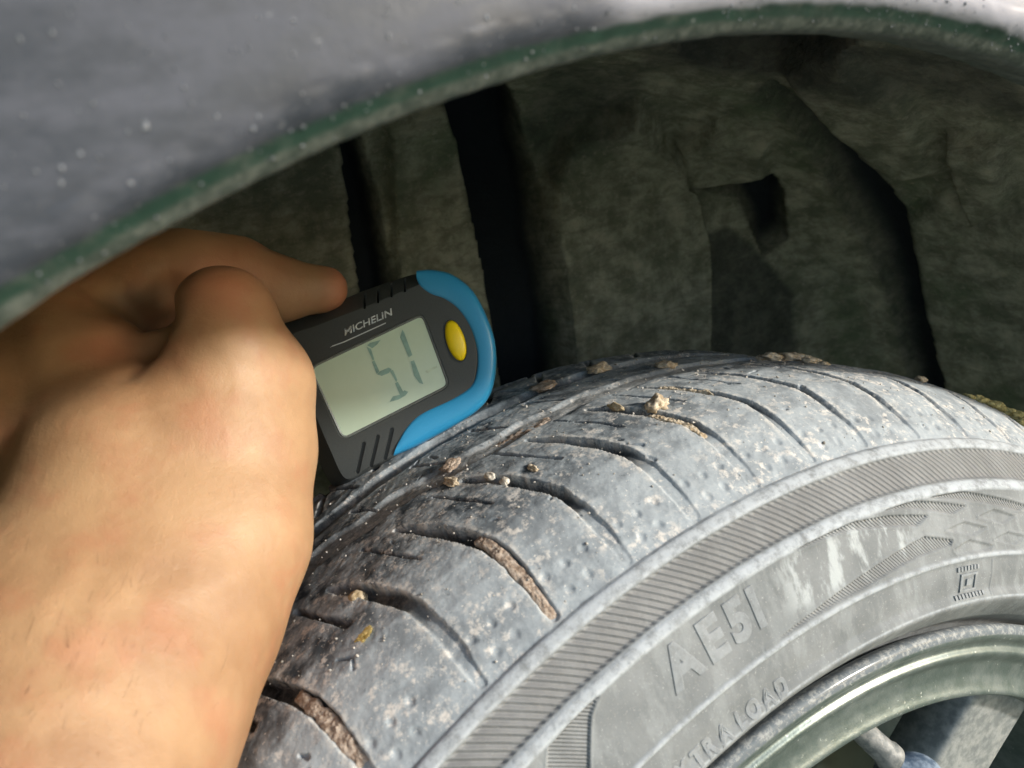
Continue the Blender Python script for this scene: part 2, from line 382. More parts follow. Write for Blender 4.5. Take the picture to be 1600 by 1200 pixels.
# ---- sidewall relief
side = (S > s_of_r(243)) & (S < s_of_r(278.6))
def band(r0, r1, soft=.5): return smst(S, s_of_r(r0) - soft, s_of_r(r0) + soft) * (1 - smst(S, s_of_r(r1) - soft, s_of_r(r1) + soft))
hatchm = band(282.4, 291.6, .6)
disp += -.45 * hatchm
ridge = np.maximum(band(292.2, 295.2, .4), band(278.6, 281.8, .4)); ridge = np.maximum(ridge, .8 * band(255.2, 257.0, .3)); ridge = np.maximum(ridge, .8 * band(239.6, 241.0, .3))
disp += .3 * band(292.4, 294.8, .4) + .35 * band(278.9, 281.4, .4) + .5 * band(255.4, 256.8, .35)
H = TH / .57 - (S - s_of_r(287)) * .35     # skewed hatch lines
XS = TH * 4.7; RS = np.interp(S, seg, prof[:, 1])
blades = [[(92, 279.3), (88.5, 280.2), (85.4, 279.0), (81, 276.2), (77, 272.6), (78.6, 270.2), (82, 273.4), (86, 276.8), (90, 278.2)],
          [(86, 282.6), (82, 280.8), (78, 278.2), (72.5, 273.4), (74.4, 271.3), (79, 276.4), (83.5, 279.6)],
          [(81, 283.0), (76, 281), (70, 276.5), (64, 272.8), (66, 271), (71, 274.2), (77, 278.4)],
          [(95, 257.6), (90, 259.4), (84, 262.6), (78, 266.4), (74.8, 263), (75.2, 261.2), (79, 260.5), (85, 257.9)],
          [(75.5, 266.6), (73.1, 268.2), (70.3, 265.2), (72.2, 263.0)], [(71.4, 269.2), (69.2, 271.5), (66.2, 269), (68.2, 266.2)],
          [(69.7, 261), (67.6, 263.4), (64.9, 261.9), (66.9, 258.6)], [(65.5, 271.5), (63, 273.5), (60.5, 270.5), (62.5, 268)], [(64.5, 265), (62, 267), (59.5, 264), (61.5, 261.8)],
          [(75, 259.6), (72.8, 262), (69.6, 258.8), (70.5, 257.6), (74.5, 257.6)],
          [(105.97, 278.6), (106.57, 277.9), (107.36, 275.6), (108.11, 271.5), (109.5, 264), (113, 264), (111.5, 272), (110.3, 278.0), (108.4, 278.4)]]
for b_i, bl in enumerate(blades):
    pl = [(p[0] * 4.7, p[1]) for p in bl]; xs = [p[0] for p in pl]
    sel = (XS > min(xs) - 3) & (XS < max(xs) + 3) & side
    if not sel.any(): continue
    sd = sdf_poly(XS[sel], RS[sel], pl); k = 1 - smst(sd, -.35, .1)
    disp[sel] -= .62 * k; disp[sel] += .3 * np.exp(-((sd - .35) / .35) ** 2)
    hatchm[sel] = np.maximum(hatchm[sel], k * (.55 if b_i < 4 or b_i > 9 else 0)); 
for t0 in (70.0, 59.0): disp += .4 * np.exp(-((TH - t0) / .06) ** 2) * band(241.5, 254.5)
disp += side * .12 * (fbm(np.stack([X / 20, S / 20, 0 * X], -1), 3, 5) - .5)
Yd = Yg + ny * disp; Rd = Rg + nr * disp
a_ = np.radians(TH); V = np.stack([Rd * np.cos(a_), Yd, Rd * np.sin(a_)], -1) / 1000
tm = me_from('tyre', V.reshape(-1, 3), grid_faces(len(th), len(sb), True)[:, ::-1])
shoulder = onT * (1 - smst(Yg, -62, -30)) + onT * .4 * (1 - smst(TH, 84, 100))
wipe = np.clip(.22 + (1 - smst(np.abs(TH - 85.5), 4, 7.5)) * band(262, 277, 2.5) * 1.0, 0, 1)
H = np.where(S < s_of_r(278.6), H * 1.9, H)
for nme, arr in (('wipe', wipe), ('rimdust', rimdust), ('tread', onT * 1.), ('groove', groove), ('hatch', H), ('hatchmask', hatchm), ('ridge', ridge), ('lane', lane), ('shoulder', np.clip(shoulder, 0, 1))): fattr(tm, nme, arr)
tyre = carpart('tyre', tm, M_TYRE)
def tread_r(y):  return np.interp(y, py_[(pr_ > 290)], pr_[(pr_ > 290)])
def tyre_pt(thd, y, h=0.):
    """world point on the tread (y mm), h mm above it"""
    r = tread_r(y) + h; t = math.radians(thd); return np.array([r * math.cos(t), y, r * math.sin(t)]) / 1000
def hit(px, py):
    d = R @ np.array([(px - 800) / F, -(py - 600) / F, -1.]); ts = np.linspace(.15, .45, 3000); Q = CAM + d * ts[:, None]
    g = np.hypot(Q[:, 0], Q[:, 2]) * 1000 - np.where(np.abs(Q[:, 1]) < .082, tread_r(Q[:, 1] * 1000), 0)
    i = int(np.argmax(g < 0)); 
    if g[i] >= 0: i = int(np.argmin(g))
    return math.degrees(math.atan2(Q[i, 2], Q[i, 0])), Q[i, 1] * 1000

# ---- raised writing on the sidewall
def text_mesh(txt, size, extrude=0, shear=0, offset=0, align='LEFT', bevel=0):
    cu = bpy.data.curves.new('t', 'FONT'); cu.body = txt; cu.size = size; cu.extrude = extrude; cu.shear = shear; cu.offset = offset; cu.align_x = align
    cu.bevel_depth = bevel; cu.space_character = 1.0
    ob = bpy.data.objects.new('t', cu); C.objects.link(ob); dg = bpy.context.evaluated_depsgraph_get(); dg.update()
    m = bpy.data.meshes.new_from_object(ob.evaluated_get(dg)); bpy.data.objects.remove(ob); return m
def sidewall_pt(thd, r, h):
    s = s_of_r(r); y = np.interp(s, sb, py_); rr = np.interp(s, sb, pr_); j = int(np.clip(np.searchsorted(sb, s), 1, len(sb) - 1))
    y += ny[j] * h; rr += nr[j] * h; t = math.radians(thd); return (rr * math.cos(t) / 1000, y / 1000, rr * math.sin(t) / 1000)
def wrap_side(m, th0, r0, thscale, hmax):
    """x (mm) runs towards smaller theta, y (mm) is radial, z is height"""
    bm = bmesh.new(); bm.from_mesh(m); bmesh.ops.remove_doubles(bm, verts=bm.verts, dist=1e-5)
    bmesh.ops.subdivide_edges(bm, edges=[e_ for e_ in bm.edges if e_.calc_length() > 2.0], cuts=2)
    for v in bm.verts: v.co = sidewall_pt(th0 - math.degrees(v.co.x / thscale), r0 + v.co.y, v.co.z)
    bm.normal_update(); bm.to_mesh(m); bm.free(); m.materials.clear(); return m
def side_text(txt, th0, r0, cap, extent, shear=0, off=.15, h=.75):
    size = cap / .70; adv = 0; glyphs = []
    for ch in txt:
        if ch == ' ': adv += size * .3; continue
        m = text_mesh(ch, size, .0, shear, off, bevel=h * .55); xs = np.array([v.co.x for v in m.vertices])
        glyphs.append((m, xs.min(), adv)); adv += (xs.max() - xs.min()) + size * .13
    k = extent / (adv - size * .13)
    for m, x0, a0 in glyphs:
        for v in m.vertices: v.co.x = (v.co.x - x0 + a0) * k; v.co.z = v.co.z + h * .1
        wrap_side(m, th0, r0, r0, h); fattr(m, 'ridge', np.full(len(m.vertices), .3)); link('raised_letter', m, M_TYRE, tyre)
side_text('AE51', 102.3, 264.2, 11.6, 37.5, off=.55, h=.5)
side_text('EXTRA LOAD', 106.1, 241.0, 5.4, 50, off=.33, h=.38)
def side_box(th0, th1, r0, r1, h):
    bm = bmesh.new(); n = 6; rows = []
    for i in range(n + 1):
        t = th0 + (th1 - th0) * i / n
        rows.append([bm.verts.new(sidewall_pt(t, r, hh)) for r, hh in ((r0, -.3), (r0, h), (r1, h), (r1, -.3))])
    for a1, b1 in zip(rows, rows[1:]):
        for j in range(3): bm.faces.new((a1[j], a1[j + 1], b1[j + 1], b1[j]))
    bm.faces.new(rows[0]); bm.faces.new(rows[-1][::-1]); return bm
def box_obj(name, args_list):
    m = bpy.data.meshes.new(name); bm = bmesh.new()
    for A_ in args_list:
        q = side_box(*A_); tmp = bpy.data.meshes.new('x'); q.to_mesh(tmp); q.free(); bm.from_mesh(tmp); bpy.data.meshes.remove(tmp)
    bmesh.ops.recalc_face_normals(bm, faces=bm.faces); bm.to_mesh(m); bm.free(); fattr(m, 'ridge', np.full(len(m.vertices), .35)); return m
box = [(74.3, 74.0, 244.5, 250.5, .5), (72.4, 72.1, 244.5, 250.5, .5), (74.3, 72.1, 250, 250.8, .5), (74.3, 72.1, 244.2, 245, .5), (73.5, 72.8, 246.4, 248.8, .5)]
box += [(74.7 - i * .42, 74.45 - i * .42, 251.8, 253.4, .5) for i in range(7)] + [(75.0 - i * .46, 74.72 - i * .46, 241.9, 243.4, .5) for i in range(9)]
link('raised_emblem', box_obj('raised_emblem', box), M_TYRE, tyre)

# ---- rim
rp = [(-40, 190), (-70, 205), (-86, 214.0), (-89, 222.5), (-93.2, 225.0), (-95.2, 225.2), (-96.6, 223.6), (-97.0, 221.4), (-96.9, 219.8), (-94.6, 218.2), (-93.6, 215.8), (-95.4, 214.6), (-95.9, 213.4), (-95.2, 212.4),
      (-91.8, 208.6), (-91.3, 203), (-92.6, 198.5), (-93.9, 196.3), (-93.4, 195.0), (-88, 193.4), (-70, 191), (-30, 186), (20, 183), (80, 195), (88, 214)]
rp = np.array(rp, float); rs = np.r_[0, np.cumsum(np.hypot(*np.diff(rp, axis=0).T))]; ss = np.linspace(0, rs[-1], 420)
ry, rr = smooth1(np.interp(ss, rs, rp[:, 0]), 3), smooth1(np.interp(ss, rs, rp[:, 1]), 3)
tht = np.arange(0, 360, .75); TT, SS = np.meshgrid(tht, ss, indexing='ij'); a_ = np.radians(TT)
V = np.stack([rr * np.cos(a_), np.broadcast_to(ry, TT.shape), rr * np.sin(a_)], -1) / 1000
rm = me_from('rim', V.reshape(-1, 3), grid_faces(len(tht), len(ss), True)[:, ::-1])
fattr(rm, 'dirty', np.broadcast_to(((rr > 221.6) & (ry < -80)) * 1., TT.shape))
rim = carpart('rim', rm, M_RIM)
def spoke(t0):
    """twin-edged tapering spoke from the rim to the hub"""
    bm = bmesh.new(); rows = []
    for i in range(15):
        u = i / 14; r = 199 - u * 150; y = -84.5 + 20 * math.sin(u * 1.3) ; half = 21.5 - 5 * max(0, u - .35)
        t = math.radians(t0); cx, cz = r * math.cos(t), r * math.sin(t); px_, pz_ = -math.sin(t), math.cos(t)
        sec = [(-half, 22), (-half, 3), (-half + 1.0, .8), (-half + 3, 0), (-half * .3, .3), (half * .3, .3), (half - 3, 0), (half - 1.0, .8), (half, 3), (half, 22)]
        rows.append([bm.verts.new(((cx + px_ * o_) / 1000, (y + d_) / 1000, (cz + pz_ * o_) / 1000)) for o_, d_ in sec])
    for a1, b1 in zip(rows, rows[1:]):
        for j in range(9): bm.faces.new((a1[j], a1[j + 1], b1[j + 1], b1[j]))
        bm.faces.new((a1[9], a1[0], b1[0], b1[9]))
    bm.faces.new(rows[0]); bm.faces.new(rows[-1]); bmesh.ops.recalc_face_normals(bm, faces=bm.faces)
    m = bpy.data.meshes.new('spoke'); bm.to_mesh(m); bm.free()
    for p_ in m.polygons: p_.use_smooth = True
    return m
for k in range(5): link('spoke', spoke(51.2 + 72 * k), M_SPOKE, rim)
def lathe(profile, axis='Y', n=64, cap=True, origin=(0, 0, 0), frame=None):
    """profile list of (along, radius) in metres around the local axis frame (3 vectors)"""
    fr = frame if frame is not None else np.array([[1, 0, 0], [0, 0, 1], [0, 1, 0]], float)
    V = []; n2 = len(profile)
    for i in range(n):
        t = 2 * math.pi * i / n
        for al, r in profile: V.append(np.array(origin) + fr[0] * r * math.cos(t) + fr[1] * r * math.sin(t) + fr[2] * al)
    Fc = [tuple(x) for x in grid_faces(n, n2, True)]
    m = me_from('l', V, Fc); return m
carpart('hub', lathe([(-.082, .0), (-.082, .03), (-.078, .052), (-.06, .056), (-.02, .06)]), M_SPOKE, rim)
carpart('brake_disc', lathe([(-.012, .05), (-.012, .142), (-.010, .145), (.012, .145), (.014, .142), (.014, .05)]), M_DARKMETAL)
# valve: metal stem and round dusty cap
v0 = onplane(1332, 1128, -.086); v2 = onplane(1432, 1222, -.096)
ax = v2 - v0; ln = np.linalg.norm(ax); ax /= ln; e1 = np.cross(ax, [0, 0, 1.]); e1 /= np.linalg.norm(e1); e2 = np.cross(ax, e1); fr = np.array([e1, e2, ax])
M_STEM = simple('dull_stem_metal', (.10, .11, .11), .6, .0005, 300, .2, (.22, .22, .21))
M_CAP = simple('dusty_blue_black_cap', (.055, .085, .13), .5, .0005, 260, 0, (.2, .25, .31))
vs = carpart('valve_stem', lathe([(-.012, 0), (-.012, .0042), (0, .0044), (ln * .50, .0048), (ln * .53, .0055), (ln * .6, .0055), (ln * .63, .0045), (ln * .7, 0)], n=32, origin=v0, frame=fr), M_STEM, rim)
cp = [(ln * .62, .0)] + [(ln * 1.0 + .0105 * -math.cos(t), .0105 * math.sin(t)) for t in np.linspace(.5, math.pi, 14)]
carpart('valve_cap', lathe(cp, n=32, origin=v0, frame=fr), M_CAP, rim)

# ---- fender with its rolled lip
ACX, ACZ, ACR = -.04963, .07515, .35227
fp = [(8, 18), (2.5, 14), (.6, 6), (0, 2.5), (.3, .8), (1.0, 0), (2.0, -1.2), (3.2, -2.4), (4.2, -3.6), (5.0, -4.8), (5.9, -5.6), (7.5, -6.2), (11, -6.6), (20, -6.7), (40, -7.5), (70, -9), (110, -11), (160, -14), (230, -19), (320, -30), (420, -50)]
fp = np.array(fp, float); fs = np.r_[0, np.cumsum(np.hypot(*np.diff(fp, axis=0).T))]; s1 = np.r_[np.linspace(0, fs[13], 90), np.linspace(fs[13], fs[-1], 90)[1:]]
fr_, fy_ = smooth1(np.interp(s1, fs, fp[:, 0]), 3), smooth1(np.interp(s1, fs, fp[:, 1]), 3)
tf = np.linspace(-12, 192, 1000); TT, SS = np.meshgrid(tf, s1, indexing='ij'); a_ = np.radians(TT)
wv = (fbm(np.stack([TT * .9, SS * .02, 0 * TT], -1), 3, 21) - .45)
RR = ACR + (fr_ + wv * 1.2 * (fr_ < 12)) / 1000; YY = -.130 + (np.broadcast_to(fy_, TT.shape) + (fbm(np.stack([TT * 1.5, SS * .15, 0 * TT], -1), 3, 5) - .45) * 1.0 * (fr_ < 9)) / 1000
V = np.stack([ACX + RR * np.cos(a_), YY, ACZ + RR * np.sin(a_)], -1)
fm = me_from('fender', V.reshape(-1, 3), grid_faces(len(tf), len(s1)))
fattr(fm, 'lip', 1 - smst(np.broadcast_to(fr_, TT.shape) + wv * 2.5, 3.9, 4.9))
fattr(fm, 'lipdust', .9 * (1 - smst(np.broadcast_to(fr_, TT.shape) + wv * 2.5, 1.7, 2.9)))
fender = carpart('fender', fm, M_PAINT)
# dried water and mud spots on the panel
def blob_mesh(n_, amp, seed, sq=(1, 1, 1), sub=3):
    bm = bmesh.new(); bmesh.ops.create_icosphere(bm, subdivisions=sub, radius=1)
    co = np.array([v.co[:] for v in bm.verts]); k = 1 + (fbm(co * n_ + seed * 3.7, 3, seed) - .45) * amp
    for v, c_, kk in zip(bm.verts, co, k): v.co = Vector((c_ * kk) * np.array(sq))
    return bm
spots = bmesh.new()
SP_PX = [(462, 32, 3), (340, 180, 9), (480, 140, 12), (90, 130, 6), (145, 160, 8), (205, 100, 5), (228, 195, 12), (288, 135, 5), (125, 240, 8), (155, 245, 6), (95, 262, 8), (95, 285, 7), (160, 292, 10), (225, 200, 7), (460, 82, 5), (460, 30, 7), (610, 55, 8), (635, 65, 5), (683, 60, 8), (683, 100, 9), (733, 90, 6), (720, 0, 8), (765, 25, 8), (200, 205, 5), (55, 268, 8), (405, 25, 4), (375, 80, 4), (365, 75, 4), (390, 72, 4), (605, 20, 6), (768, 30, 9), (130, 362, 8), (110, 380, 8), (610, 8, 5), (30, 60, 6), (500, 70, 5), (555, 88, 5), (35, 180, 5), (300, 160, 4), (325, 287, 6), (210, 315, 6), (80, 50, 7)]
for i in range(60): SP_PX.append((random.uniform(-50, 900), random.uniform(-80, 330), random.uniform(1.5, 4)))
for i, (x, y, r) in enumerate(SP_PX):
    q = onplane(x, y, -.1375); rad = math.hypot(q[0] - ACX, q[2] - ACZ) - ACR
    if rad < .010: continue
    yy = -.130 + np.interp(rad * 1000, fr_[60:], fy_[60:]) / 1000
    rr_ = r * .1 / F * .62
    b_ = blob_mesh(1.5, .8, i, (rr_ * random.uniform(.7, 1.2), .00022, rr_ * random.uniform(.9, 1.9)), 1); tmp = bpy.data.meshes.new('x')
    bmesh.ops.translate(b_, verts=b_.verts, vec=(q[0], yy, q[2])); b_.to_mesh(tmp); b_.free(); spots.from_mesh(tmp); bpy.data.meshes.remove(tmp)
for i in range(900):   # grit caught on the lip
    t = random.uniform(48, 140); u = random.uniform(1, 9); t_ = math.radians(t)
    dens = .45 + .55 * (t < 88)
    if random.random() > dens: continue
    rad = ACR + u / 1000; yy = -.130 + np.interp(u, fr_[35:], fy_[35:]) / 1000
    s_ = random.uniform(.0001, .00034) * (1.5 if random.random() < .12 else 1); b_ = blob_mesh(1.5, .8, i, (s_, s_ * .6, s_), 1); tmp = bpy.data.meshes.new('x')
    bmesh.ops.translate(b_, verts=b_.verts, vec=(ACX + rad * math.cos(t_), yy, ACZ + rad * math.sin(t_))); b_.to_mesh(tmp); b_.free(); spots.from_mesh(tmp); bpy.data.meshes.remove(tmp)
m = bpy.data.meshes.new('mud_spots'); spots.to_mesh(m); spots.free()
for p_ in m.polygons: p_.use_smooth = True
M_SPOT = mud_material('dried_spot', (.08, .09, .10), (.24, .25, .27), 900)
link('mud_spots', m, M_SPOT, fender, kind='stuff')

# ---- wheel arch liner
LCX, LCZ, LR = 0., .03, .432
lp = [(-112, 0), (60, 6), (150, 4), (185, -4), (205, -20), (214, -45), (216, -80), (216, -330)]      # (y, radial offset)
lp = np.array(lp, float); ls = np.r_[0, np.cumsum(np.hypot(*np.diff(lp, axis=0).T))]; s2 = np.linspace(0, ls[-1], 330)
ly, lr = smooth1(np.interp(s2, ls, lp[:, 0]), 6), smooth1(np.interp(s2, ls, lp[:, 1]), 6)
tl = np.linspace(-5, 185, 760); TT, SS = np.meshgrid(tl, s2, indexing='ij'); a_ = np.radians(TT)
lY = np.broadcast_to(ly, TT.shape) / 1000; lR = LR + np.broadcast_to(lr, TT.shape) / 1000
V = np.stack([LCX + lR * np.cos(a_), lY, LCZ + lR * np.sin(a_)], -1)
gy, gr = np.gradient(ly), np.gradient(lr); g_ = np.hypot(gy, gr); iny, inr = gr / g_, -gy / g_      # inward normal (towards the wheel)
U, W_, Z_ = proj(V)
def push(poly, depth, soft, U=U, W_=W_):
    sd = sdf_poly(U, W_, poly); return depth * (1 - smst(sd, -soft, soft)), sd
D = np.zeros(U.shape); dust = np.ones(U.shape)  # dust: mask for dust and painted shade together
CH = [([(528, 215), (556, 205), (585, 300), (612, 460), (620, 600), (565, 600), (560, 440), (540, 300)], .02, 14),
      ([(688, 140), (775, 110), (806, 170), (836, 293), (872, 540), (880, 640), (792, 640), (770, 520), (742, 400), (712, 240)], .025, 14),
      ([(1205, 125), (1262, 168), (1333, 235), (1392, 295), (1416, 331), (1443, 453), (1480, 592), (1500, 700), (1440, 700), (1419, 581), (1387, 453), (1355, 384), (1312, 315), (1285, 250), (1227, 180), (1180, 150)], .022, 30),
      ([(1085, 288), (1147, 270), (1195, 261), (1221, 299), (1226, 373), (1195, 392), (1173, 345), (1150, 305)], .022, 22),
      ([(1050, 62), (1150, 50), (1360, 52), (1300, 85), (1200, 112), (1130, 105), (1065, 85)], .02, 16)]  # last outline is shade under the arch lip, shaped as a dark recess
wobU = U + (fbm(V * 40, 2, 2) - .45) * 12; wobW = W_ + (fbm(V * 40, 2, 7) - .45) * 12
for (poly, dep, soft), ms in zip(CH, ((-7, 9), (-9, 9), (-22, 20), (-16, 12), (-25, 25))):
    dd, sd = push(poly, dep, soft, wobU, wobW); D = np.minimum(D, -dd); dust = np.minimum(dust, smst(sd, *ms))  # channel shade painted into the mask along with the recess
# proud moulded plates and a step
for poly, dep, soft in [([(880, 200), (1000, 150), (1070, 250), (1089, 380), (1089, 700), (860, 700), (850, 420), (845, 280)], .020, 6),
                        ([(1060, 215), (1120, 185), (1200, 215), (1200, 262), (1072, 285)], .012, 10),
                        ([(1420, 330), (1475, 300), (1530, 330), (1620, 330), (1700, 700), (1490, 700)], .008, 12),
                        ([(600, 190), (690, 150), (745, 400), (780, 640), (640, 640), (610, 400)], .01, 5),
                        ([(1230, 110), (1320, 90), (1420, 150), (1470, 260), (1400, 270), (1300, 190)], .010, 14),
                        ([(1485, 205), (1570, 210), (1585, 300), (1530, 330), (1510, 290)], .015, 7)]:
    dd, sd = push(poly, dep, soft, wobU, wobW); D = np.where(D < -.01, D, np.maximum(D, dd))
DIM_AREAS = [([(850, 90), (1010, 100), (1000, 160), (900, 220), (850, 290), (800, 200)], .45), ([(1091, 372), (1130, 350), (1180, 380), (1240, 460), (1250, 700), (1091, 700)], .62), ([(1000, 60), (1500, 60), (1600, 120), (1620, 200), (1440, 150), (1200, 120), (1000, 110)], .6), ([(300, 300), (530, 200), (560, 520), (330, 420)], .25)]  # dimmer areas of the liner, shade painted into the mask
for poly, k in DIM_AREAS:
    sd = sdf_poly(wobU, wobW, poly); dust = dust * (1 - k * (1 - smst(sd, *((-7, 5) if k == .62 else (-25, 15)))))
D = D + (fbm(V * 45, 4, 11) - .47) * .0035 + (fbm(V * 170, 3, 12) - .45) * .0013
V2 = V + D[..., None] * np.stack([inr * np.cos(a_), np.broadcast_to(iny, TT.shape), inr * np.sin(a_)], -1)
lm = me_from('wheel_arch_liner', V2.reshape(-1, 3), grid_faces(len(tl), len(s2)))
fattr(lm, 'dust', dust)  # dust mask with the painted shade in it
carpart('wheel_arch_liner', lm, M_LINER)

# ---------------------------------------------------------------- dirt, pebbles and mud lying on the tyre
def clump(name, px, py, rpx, label, cat, mat, sq=(1, 1, .6), lift=.35, amp=1.1, dep=None, sub=4, group=None, h=0., extra=()):
    t, y = hit(px, py); q = tyre_pt(t, y, 0); z = proj(q)[2]; r = rpx * z / F
    b_ = blob_mesh(1.6, amp, abs(hash((px * 7 + py))) % 97, (1, 1, 1), sub); tn = math.radians(t)
    nrm = np.array([math.cos(tn), 0, math.sin(tn)]); tan = np.array([-math.sin(tn), 0, math.cos(tn)]); yv = np.array([0, 1., 0])
    co = np.array([v.co[:] for v in b_.verts]); base = q + nrm * (r * sq[2] * lift + h / 1000)
    co = (co[:, :1] * sq[0] * tan + co[:, 1:2] * sq[1] * yv + co[:, 2:3] * sq[2] * nrm) * r
    for v, c_ in zip(b_.verts, co): v.co = Vector(c_)
    for ex, ey, er in extra:
        b2 = blob_mesh(1.6, amp, ex % 89, (1, 1, 1), sub - 1); t2, y2 = hit(ex, ey); c2 = np.array([v.co[:] for v in b2.verts]); q2 = tyre_pt(t2, y2, 0); r2 = er * z / F
        c2 = (c2[:, :1] * sq[0] * tan + c2[:, 1:2] * sq[1] * yv + c2[:, 2:3] * sq[2] * nrm) * r2 + (q2 + nrm * r2 * sq[2] * lift - base)
        for v, c_ in zip(b2.verts, c2): v.co = Vector(c_)
        tmp = bpy.data.meshes.new('x'); b2.to_mesh(tmp); b2.free(); b_.from_mesh(tmp); bpy.data.meshes.remove(tmp)
    m = bpy.data.meshes.new(name); b_.to_mesh(m); b_.free()
    for p_ in m.polygons: p_.use_smooth = True
    o = link(name, m, mat); o.location = base; o['label'] = label; o['category'] = cat
    if group: o['group'] = group
    return o
clump('pebble', 553, 930, 16, 'tan pebble wedged in the round hole of a tread groove beside the forearm', 'pebble', M_TAN, (1, 1, .8), -.25, .9, h=-1.6)
clump('pebble', 766, 745, 12, 'pinkish oval pebble at the upper end of a groove below the blue gauge corner', 'pebble', M_STONE, (.6, 1.1, .5), .05, .8)
clump('pebble', 789, 752, 11, 'white pebble just right of the pinkish oval one at the groove end', 'pebble', M_STONE, (.7, 1, .5), .05, .8)
clump('dirt_clump', 1027, 636, 18, 'round crumbly tan clump sitting in a groove at the middle of the tread', 'dirt', M_CLAY, (1, 1.1, .75), .2, 1.7)
clump('dirt_clump', 962, 638, 12, 'small dark gritty clump left of the round tan clump in the same groove', 'dirt', M_TAN, (.6, 1.5, .6), .2, 1.6)
clump('dirt_clump', 850, 606, 20, 'flat orange brown flake of dirt right of the gauge on the far tread', 'dirt', M_MUD, (1.1, 1.1, .3), .4, 1.6)
clump('dirt_clump', 938, 578, 16, 'small tan lump near the tread horizon, below the dark liner gap', 'dirt', M_CLAY, (1.2, 1, .4), .5, 1.6)
clump('dirt_clump', 1042, 573, 14, 'pale lump of clay on the tread nearest the horizon left of the long mud crust', 'dirt', M_CLAY, (1.1, 1, .4), .5, 1.5)
clump('dirt_clump', 1235, 563, 17, 'long pale mud crust standing up along the tread horizon', 'dirt', M_CLAY, (1.1, 1, .45), .5, 1.9, sub=4, extra=[(1205, 562, 14), (1218, 561, 12), (1252, 564, 15), (1268, 568, 13), (1285, 570, 9), (1190, 561, 8)])
clump('moss_clump', 1557, 631, 16, 'yellowish moss crust on the tread edge at far right', 'moss', M_MOSS, (1, 1, .5), .4, 1.9, sub=4, extra=[(1530, 617, 12), (1543, 622, 14), (1570, 640, 15), (1583, 651, 16), (1594, 662, 14), (1517, 611, 8)])
clump('dirt_clump', 1440, 594, 10, 'tiny tan speck of dirt on the horizon left of the yellow moss', 'dirt', M_CLAY, (1, .6, .5), .7, 1.6)
clump('dirt_clump', 832, 733, 11, 'yellowish flake on the block right of the two white pebbles', 'dirt', M_CLAY, (.6, 1.2, .35), .4, 1.7)
clump('dirt_clump', 704, 728, 17, 'crumbly brown clump below the blue corner of the gauge', 'dirt', M_MUD, (.9, .7, .3), .2, 2.2)
clump('dirt_clump', 706, 754, 17, 'yellow tan straw-like flake just below the crumbly brown clump', 'dirt', M_CLAY, (.5, 1.3, .25), .5, 1.9)
clump('moss_smear', 568, 988, 14, 'yellow lichen smear on the tread block nearest the wrist', 'moss', mud_material('yellow_lichen', (.45, .34, .08), (.85, .68, .28)), (.9, 1.2, .05), .5, 2.6, sub=5)
# dried mud packed into grooves: (theta, y) lines
def mud_strip(label, pts, width, h, mat=M_MUD, seed=0, thick=2.0):
    n = 90; m_ = 18; P_ = np.array(pts, float); tpar = np.linspace(0, len(P_) - 1, n)
    tt = np.interp(tpar, np.arange(len(P_)), P_[:, 0]); yy = np.interp(tpar, np.arange(len(P_)), P_[:, 1])
    W = np.interp(np.linspace(0, 1, n), np.linspace(0, 1, len(width)), width); top = np.zeros((n, m_, 3)); bot = top.copy()
    dx = np.gradient(tt) * 5.46; dy = np.gradient(yy); Ln = np.hypot(dx, dy)
    for i in range(n):
        ed = 1 + (fbm(np.array([i / 7., seed * 3.3, 0.]), 3) - .45) * 1.1
        for j in range(m_):
            v = (j / (m_ - 1) - .5) * W[i] * ed; tx = tt[i] - dy[i] / Ln[i] * v / 5.46; yv = yy[i] + dx[i] / Ln[i] * v
            e_ = 1 - abs(j / (m_ - 1) - .5) ** 8 * 256
            endf = min(1, i / 6, (n - 1 - i) / 6)
            hh = h - .55 + (fbm(np.array([tx * 2.2, yv * .4, seed * 5.]), 5) - .45) * 1.5 + (fbm(np.array([tx * 9., yv * 1.7, seed * 3.]), 2) - .4) * .9; hh = -thick + (hh + thick) * min(e_, 1) * (.25 + .75 * endf)
            top[i, j] = tyre_pt(tx, yv, hh); bot[i, j] = tyre_pt(tx, yv, -thick - .5)
    V = np.concatenate([top.reshape(-1, 3), bot.reshape(-1, 3)]); f1 = grid_faces(n, m_); f2 = f1[:, ::-1] + n * m_
    idx = list(range(0, m_)) + [i * m_ + m_ - 1 for i in range(1, n)] + [(n - 1) * m_ + j for j in range(m_ - 2, -1, -1)] + [i * m_ for i in range(n - 2, 0, -1)]
    wall = [(idx[k], idx[(k + 1) % len(idx)], idx[(k + 1) % len(idx)] + n * m_, idx[k] + n * m_) for k in range(len(idx))]
    m = me_from('dried_mud', V, [tuple(q) for q in f1] + [tuple(q) for q in f2] + wall)
    bm = bmesh.new(); bm.from_mesh(m); bmesh.ops.recalc_face_normals(bm, faces=bm.faces); bm.to_mesh(m); bm.free()
    return link('dried_mud', m, mat, None, label=label, category='mud')
mud_strip('brown dried mud filling the lower half of the widest open groove', [(105.6, -80), (105.35, -70), (105.3, -60), (105.35, -52), (105.6, -44)], [4.6, 4.8, 5, 4.6, 3.4], .1, seed=1)
mud_strip('brown dried mud plug in the bottom groove beside the wrist', [(117.9, -72), (117.9, -62), (118.0, -53), (118.5, -40)], [5.2, 5.8, 5.6, 4.2], -.1, seed=2)
mud_strip('pinkish brown mud patch in the circumferential groove under the gauge corner', [(99.6, 0), (97.8, 1.5), (96.0, 1), (94.3, 2)], [6, 9, 8, 4], -1.0, seed=3, thick=2.4)
mud_strip('thin pale mud bead along the groove in front of the round clump', [(89.7, -58), (89.8, -50), (90.2, -42), (90.7, -34)], [2.6, 3.2, 3, 2.4], -.5, M_CLAY, 4, 1.6)
